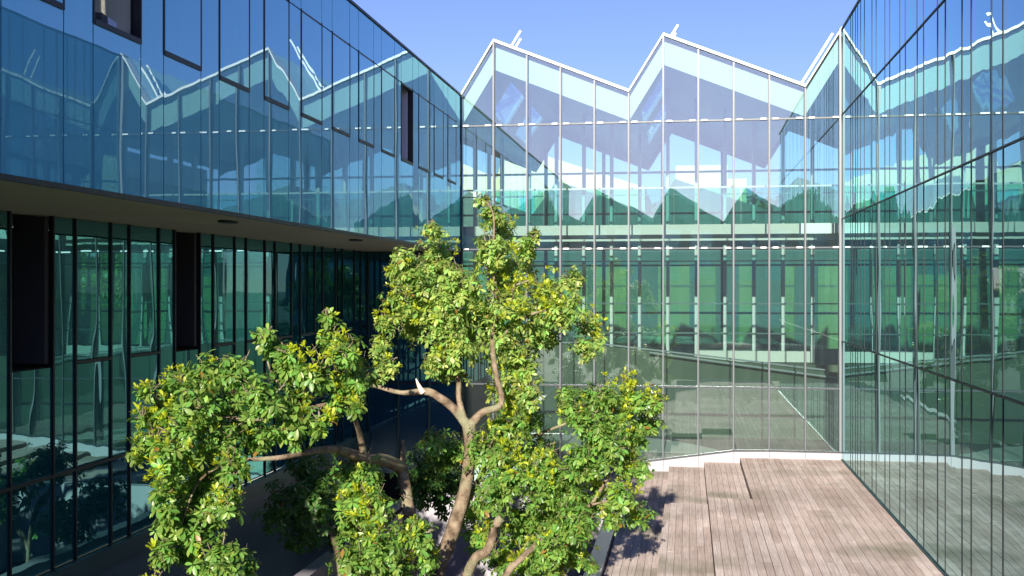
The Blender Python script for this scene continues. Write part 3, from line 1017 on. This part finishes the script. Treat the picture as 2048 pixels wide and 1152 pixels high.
def build_tree(root, branches, data, single=0, trunk_name='trunk', twigs=None):
    off = root.location
    v, f = [], []
    for path, radii in branches:
        a, b = tube([p - off for p in path], [r * .80 for r in radii])
        o = len(v)
        v += a
        f += [tuple(o + q for q in fc) for fc in b]
    link(trunk_name, mesh_from('trunk', v, f, 'bark', True), root)
    if twigs is not None:
        g = np.random.default_rng(17)
        tv, tf = [], []
        for c, rad, tone in twigs:
            c = Vector(c)
            for _ in range(int(4 + 26 * rad[0])):
                d = Vector(norm(g.normal(size=3)))
                e = c + Vector((d.x * rad[0], d.y * rad[1], d.z * rad[2] + .3 * rad[2])) * g.uniform(.7, 1.05)
                st = c + Vector((d.x * rad[0], d.y * rad[1], d.z * rad[2] - .5 * rad[2])) * .25
                mid = (st + e) / 2 + Vector(g.normal(size=3)) * .04
                a, b = tube([st - off, mid - off, e - off], [.011, .008, .003], 4, 0)
                o = len(tv)
                tv += a
                tf += [tuple(o + q for q in fc) for fc in b]
        tag(link('twigs', mesh_from('twigs', tv, tf, 'bark', True), root), kind='stuff')
    O, AX, AY, AZ, S, C = data
    O = O - np.array(off)
    idx = np.arange(len(O))
    if single:
        d = np.linalg.norm(O + np.array(off), axis=1)
        score = d / np.maximum(S, .01)
        order = np.argsort(score)[:6 * single]
        pick = order[np.random.default_rng(3).permutation(len(order))[:single]]
        bins = {}
        for i in pick:
            q = int(np.clip(C[i][0] / .06, 0, 6))
            if q not in bins:
                bins[q] = leaf_mesh('leaf', [np.zeros((1, 3)), np.array([[1., 0, 0]]), np.array([[0, 1., 0]]), np.array([[0, 0, 1.]]), np.array([1.0]), C[i:i + 1]])
            m = Matrix(((AX[i][0], AY[i][0], AZ[i][0], O[i][0]), (AX[i][1], AY[i][1], AZ[i][1], O[i][1]), (AX[i][2], AY[i][2], AZ[i][2], O[i][2]), (0, 0, 0, 1)))
            lf = bpy.data.objects.new('leaf', bins[q])
            lf.parent = root
            lf.matrix_local = m @ Matrix.Scale(S[i], 4)
            col.objects.link(lf)
        idx = np.setdiff1d(idx, pick)
    cr = link('crown', leaf_mesh('crown', [q[idx] for q in (O, AX, AY, AZ, S, C)]), root)
    tag(cr, kind='stuff')
    return root


DT = 17.0
# foliage clumps: picture position, radius in picture pixels, distance
UP = [(968, 398, 14), (985, 425, 24), (1003, 455, 30), (985, 500, 36), (1012, 540, 50), (1052, 505, 26), (1066, 474, 16),
      (866, 458, 18), (870, 500, 38), (806, 512, 20), (822, 545, 38), (785, 543, 18), (800, 600, 34), (862, 565, 52), (925, 575, 52),
      (770, 640, 22), (815, 645, 36), (880, 640, 58), (950, 640, 58), (1020, 610, 62), (1085, 590, 50), (1142, 556, 20), (1125, 615, 46),
      (1180, 650, 30), (1168, 695, 24), (1195, 680, 14), (1080, 660, 44), (1010, 690, 40), (905, 700, 44), (872, 730, 26), (900, 745, 26),
      (1040, 735, 40), (1010, 780, 36), (1055, 790, 30), (770, 730, 24), (760, 690, 22)]
LF = [(655, 632, 15), (662, 665, 22), (690, 700, 36), (530, 668, 17), (548, 690, 26), (575, 700, 16), (575, 735, 36), (630, 740, 40), (715, 745, 40),
      (690, 790, 34), (715, 810, 16), (475, 735, 38), (410, 745, 38), (352, 752, 32), (300, 782, 22), (285, 830, 20), (325, 815, 36), (385, 805, 52), (455, 800, 50),
      (525, 790, 48), (590, 795, 36), (640, 845, 26), (580, 850, 40), (515, 860, 44), (445, 870, 52), (365, 870, 54), (305, 880, 36), (278, 908, 16),
      (340, 930, 44), (410, 940, 54), (465, 930, 34), (325, 985, 36), (390, 1000, 58), (455, 1000, 36), (345, 1050, 40), (400, 1055, 40),
      (330, 1105, 26), (370, 1105, 26), (440, 1115, 44), (480, 1130, 36), (410, 1140, 30), (300, 1165, 30)]
LOW = [(715, 945, 44), (705, 1000, 36), (745, 1010, 46), (720, 1050, 40), (760, 1080, 50), (720, 1120, 50), (790, 1130, 44),
       (835, 1060, 34), (850, 1110, 34)]
RT = [(905, 900, 36), (870, 880, 24), (880, 920, 30), (970, 900, 46), (1010, 860, 46), (1045, 830, 40), (1020, 935, 54), (1075, 900, 46), (1090, 955, 54), (990, 985, 46),
      (1130, 790, 22), (1145, 820, 34), (1185, 800, 34), (1215, 790, 26), (1255, 765, 20), (1265, 795, 36), (1310, 800, 24), (1295, 835, 26), (1235, 835, 40),
      (1180, 850, 36), (1275, 868, 28), (1220, 890, 42), (1170, 920, 44), (1255, 920, 34), (1285, 940, 18), (1130, 970, 44), (1190, 985, 46), (1240, 985, 34),
      (1275, 1025, 26), (1225, 1030, 28), (1150, 1040, 46), (1090, 1030, 52), (1040, 1050, 46), (1100, 1095, 44), (1150, 1100, 34), (1060, 1120, 40),
      (1180, 1130, 16), (960, 1070, 34), (1000, 1120, 34), (1110, 1140, 30), (940, 1020, 26)]
BK = [(620, 940, 44), (575, 1000, 44), (640, 1000, 50), (610, 1060, 46), (670, 960, 30), (545, 1030, 26), (680, 1060, 34), (860, 930, 50), (900, 950, 44), (840, 975, 40), (880, 1000, 30)]


def clump_list(lst, d0, tone, spread=.9, flat=1.0):
    out = []
    for n, (x, y, r) in enumerate(lst):
        d = d0 + spread * math.sin(n * 2.3 + x * .01) * min(1, r / 40)
        rr = r / F_PX * d
        out.append((P(x, y, d), (rr * 1.02, rr * 1.25, rr * flat), tone))
    return out


root_pt = P(838, 1480, DT)
tree = thing('tree', 'multi-stemmed evergreen tree with yellow young leaf tips in the courtyard planter', 'tree', (root_pt.x, root_pt.y, GROUND + .24))
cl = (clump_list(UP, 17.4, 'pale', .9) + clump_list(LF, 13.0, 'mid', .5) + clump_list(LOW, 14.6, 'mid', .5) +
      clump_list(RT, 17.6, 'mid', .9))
data = make_leaves(cl, .110, 112, .52, 5)
b = []
z0 = tree.location.z
base = Vector((root_pt.x, root_pt.y, z0 - .05))
pp = lambda x, y, d=DT: P(x, y, d)
b.append(([base, pp(862, 1190), pp(900, 1080), pp(930, 980), pp(940, 900), pp(938, 848)], [.20, .17, .15, .125, .115, .14]))
b.append(([pp(938, 855), pp(905, 815), pp(868, 788), pp(845, 783), pp(800, 785), pp(740, 770), pp(680, 765, 16.6)], [.11, .085, .08, .075, .045, .04, .03]))
b.append(([pp(930, 850), pp(918, 800), pp(917, 765), pp(905, 710), pp(890, 640)], [.08, .055, .05, .045, .03]))
b.append(([pp(940, 850), pp(965, 825), pp(1003, 807), pp(993, 755), pp(985, 690), pp(990, 640), pp(1005, 600), pp(1035, 570), pp(1060, 560)], [.10, .07, .065, .055, .05, .045, .035, .028, .02]))
b.append(([pp(990, 650), pp(992, 580), pp(985, 520), pp(988, 440), pp(975, 400)], [.04, .03, .025, .018, .01]))
b.append(([pp(990, 690), pp(1040, 640), pp(1110, 620), pp(1170, 660)], [.035, .028, .02, .012]))
b.append(([base, pp(820, 1150, 16.2), pp(818, 1040, 16.2), pp(808, 960, 16.2), pp(800, 935, 16.2), pp(765, 920, 15.6), pp(725, 917, 15.0), pp(680, 900, 14.4), pp(640, 900, 13.8), pp(560, 915, 13.0), pp(470, 920, 13.0)],
          [.18, .14, .115, .11, .125, .105, .10, .068, .055, .038, .024]))
b.append(([pp(728, 915, 15.0), pp(722, 880, 14.8), pp(712, 845, 14.4), pp(690, 790, 13.8), pp(660, 700, 13.4), pp(655, 640, 13.4)], [.065, .052, .042, .030, .018, .01]))
b.append(([pp(803, 940, 16.2), pp(806, 910, 16.2), pp(806, 880, 16.2)], [.07, .05, .03]))
b.append(([pp(690, 800, 13.8), pp(600, 820, 13.3), pp(500, 840, 13.0), pp(380, 820, 13.0)], [.03, .03, .022, .012]))
b.append(([pp(600, 820, 13.3), pp(540, 740, 13.3), pp(540, 680, 13.3)], [.025, .018, .01]))
b.append(([pp(480, 915, 13.0), pp(400, 960, 13.0), pp(360, 1060, 13.0)], [.022, .018, .01]))
b.append(([base, pp(930, 1160, 16.4), pp(975, 1100, 16.2), pp(992, 1050, 16.2), pp(1003, 1035, 16.2)], [.15, .10, .085, .08, .085]))
b.append(([base, pp(1000, 1175, 16.6), pp(1040, 1120, 16.6), pp(1110, 1060, 17), pp(1180, 1010, 17.3), pp(1215, 955, 17.4), pp(1250, 900, 17.5)], [.14, .075, .06, .045, .035, .03, .02]))
b.append(([pp(915, 1050, 17.3), pp(945, 985, 17.5), pp(985, 920, 17.8), pp(1050, 880, 18), pp(1150, 840, 18), pp(1250, 800, 18)], [.09, .06, .045, .035, .025, .012]))
b.append(([pp(1180, 1010, 17.3), pp(1240, 1000, 17.3), pp(1275, 1020, 17.3)], [.025, .018, .01]))
build_tree(tree, b, data, 300, twigs=cl)
v, f = tube([p - tree.location for p in (pp(846, 786, 16.93), pp(838, 772, 16.93), pp(832, 757, 16.93))], [.045, .03, .006])
tag(link('broken_stub', mesh_from('broken_stub', v, f, 'cutwood'), tree), 'pale freshly broken branch stub')

# a second, darker tree standing behind it in the shade
r2 = P(690, 1300, 20.5)
tree2 = thing('tree', 'smaller dark green tree in shade behind the left stems of the big tree', 'tree', (r2.x, r2.y, GROUND + .24))
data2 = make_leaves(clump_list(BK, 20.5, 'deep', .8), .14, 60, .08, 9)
build_tree(tree2, [([Vector((r2.x, r2.y, GROUND + .2)), P(680, 1130, 20.5), P(650, 1040, 20.5), P(610, 960, 20.5)], [.10, .08, .06, .02]),
                   ([P(680, 1130, 20.5), P(780, 1040, 20.8), P(860, 960, 21)], [.07, .05, .02])], data2)

# ------------------------------------------------------------------ what stands behind the viewpoint: seen only mirrored, and by its shade
opp = thing('opposite_wing', 'pale gabled saw-tooth building mirrored faintly in the hall front', 'building', (0, -27, -5))
xx = -15.0
while xx < 15:
    prism_xz('gable_wall', [(xx, -5), (xx + 6, -5), (xx + 6, 5.6), (xx + 1.6, 8.2), (xx, 5.6)], -29, -27, 'cream', opp)
    for k in range(2):
        for zz in (-3.0, .6, 3.2):
            box('window', (xx + .7 + k * 2.6, -27.02, zz), (xx + 2.5 + k * 2.6, -26.96, zz + 1.6), 'left_glass', opp)
    xx += 6.0

# ------------------------------------------------------------------ low saw-tooth building beyond the hall, seen through its glass
far = thing('far_building', 'low teal saw-tooth building with pale panels seen through the glass hall', 'building', (0, 78, -5.5))
x0 = -11.0 - 8.4 * 3
for k in range(7):
    xa = x0 + 8.4 * k
    prism_xz('gable', [(xa, -5.5), (xa + 8.395, -5.5), (xa + 8.395, 5.3), (xa + 1.75, 7.7), (xa, 5.3)], 78, 88, 'far_wall', far)
    a = xa + random.uniform(.2, .9)
    while a < xa + 6.6:
        w = random.choice((.9, 1.3, 1.7, 2.2))
        zt = random.choice((1.7, 1.5, .9))
        box('panel', (a, 77.9, -4.4), (a + w, 77.97, zt), 'far_panel', far)
        for zr in (-1.7, .15):
            box('panel_rail', (a - .05, 77.84, zr - .06), (a + w + .05, 77.895, zr + .06), 'teal_frame', far)
        a += w + random.choice((.5, .9, 1.6))

for lab, poly, y0, y1 in (
        ('large cream building with a long falling roof beyond the hall, left', [(-34, -6), (-3.6, -6), (-3.6, 8.6), (-15.6, 12.6), (-16.4, 9.6), (-24.2, 12.9), (-34, 12.9)], 94, 110),
        ('small cream flat-roofed block beyond the hall, behind its middle bays', [(-1.0, -6), (5.0, -6), (5.0, 9.4), (3.4, 9.4), (3.4, 10.6), (-1.0, 10.6)], 96, 106)):
    cbd = thing('cream_building', lab, 'building', (poly[0][0], y0, -6))
    prism_xz('wall', poly, y0, y1, 'cream', cbd)
    xa = poly[0][0] + 1.0
    while xa < poly[1][0] - 2:
        box('window', (xa, y0 - .06, 6.2), (xa + 1.3, y0 - .01, 8.0), 'left_glass', cbd)
        xa += 3.1

# ------------------------------------------------------------------ wooded ridge behind the hall
g = np.random.default_rng(4)
cs = []
for k in range(150):
    yy = g.uniform(100, 140)
    xx = g.uniform(-.5 * yy, .42 * yy)
    r = g.uniform(1.6, 3.4)
    cs.append((Vector((xx, yy, hill_z(xx, yy) + r * .7)), (r, r, r * 1.05), 'deep' if g.random() < .5 else 'mid'))
wd = make_leaves(cs, .9, 1.1, .12, 31)
wood_o = link('wood', leaf_mesh('wood', wd))
tag(wood_o, 'dark green wooded ridge seen through the glass hall', 'wood', kind='stuff')
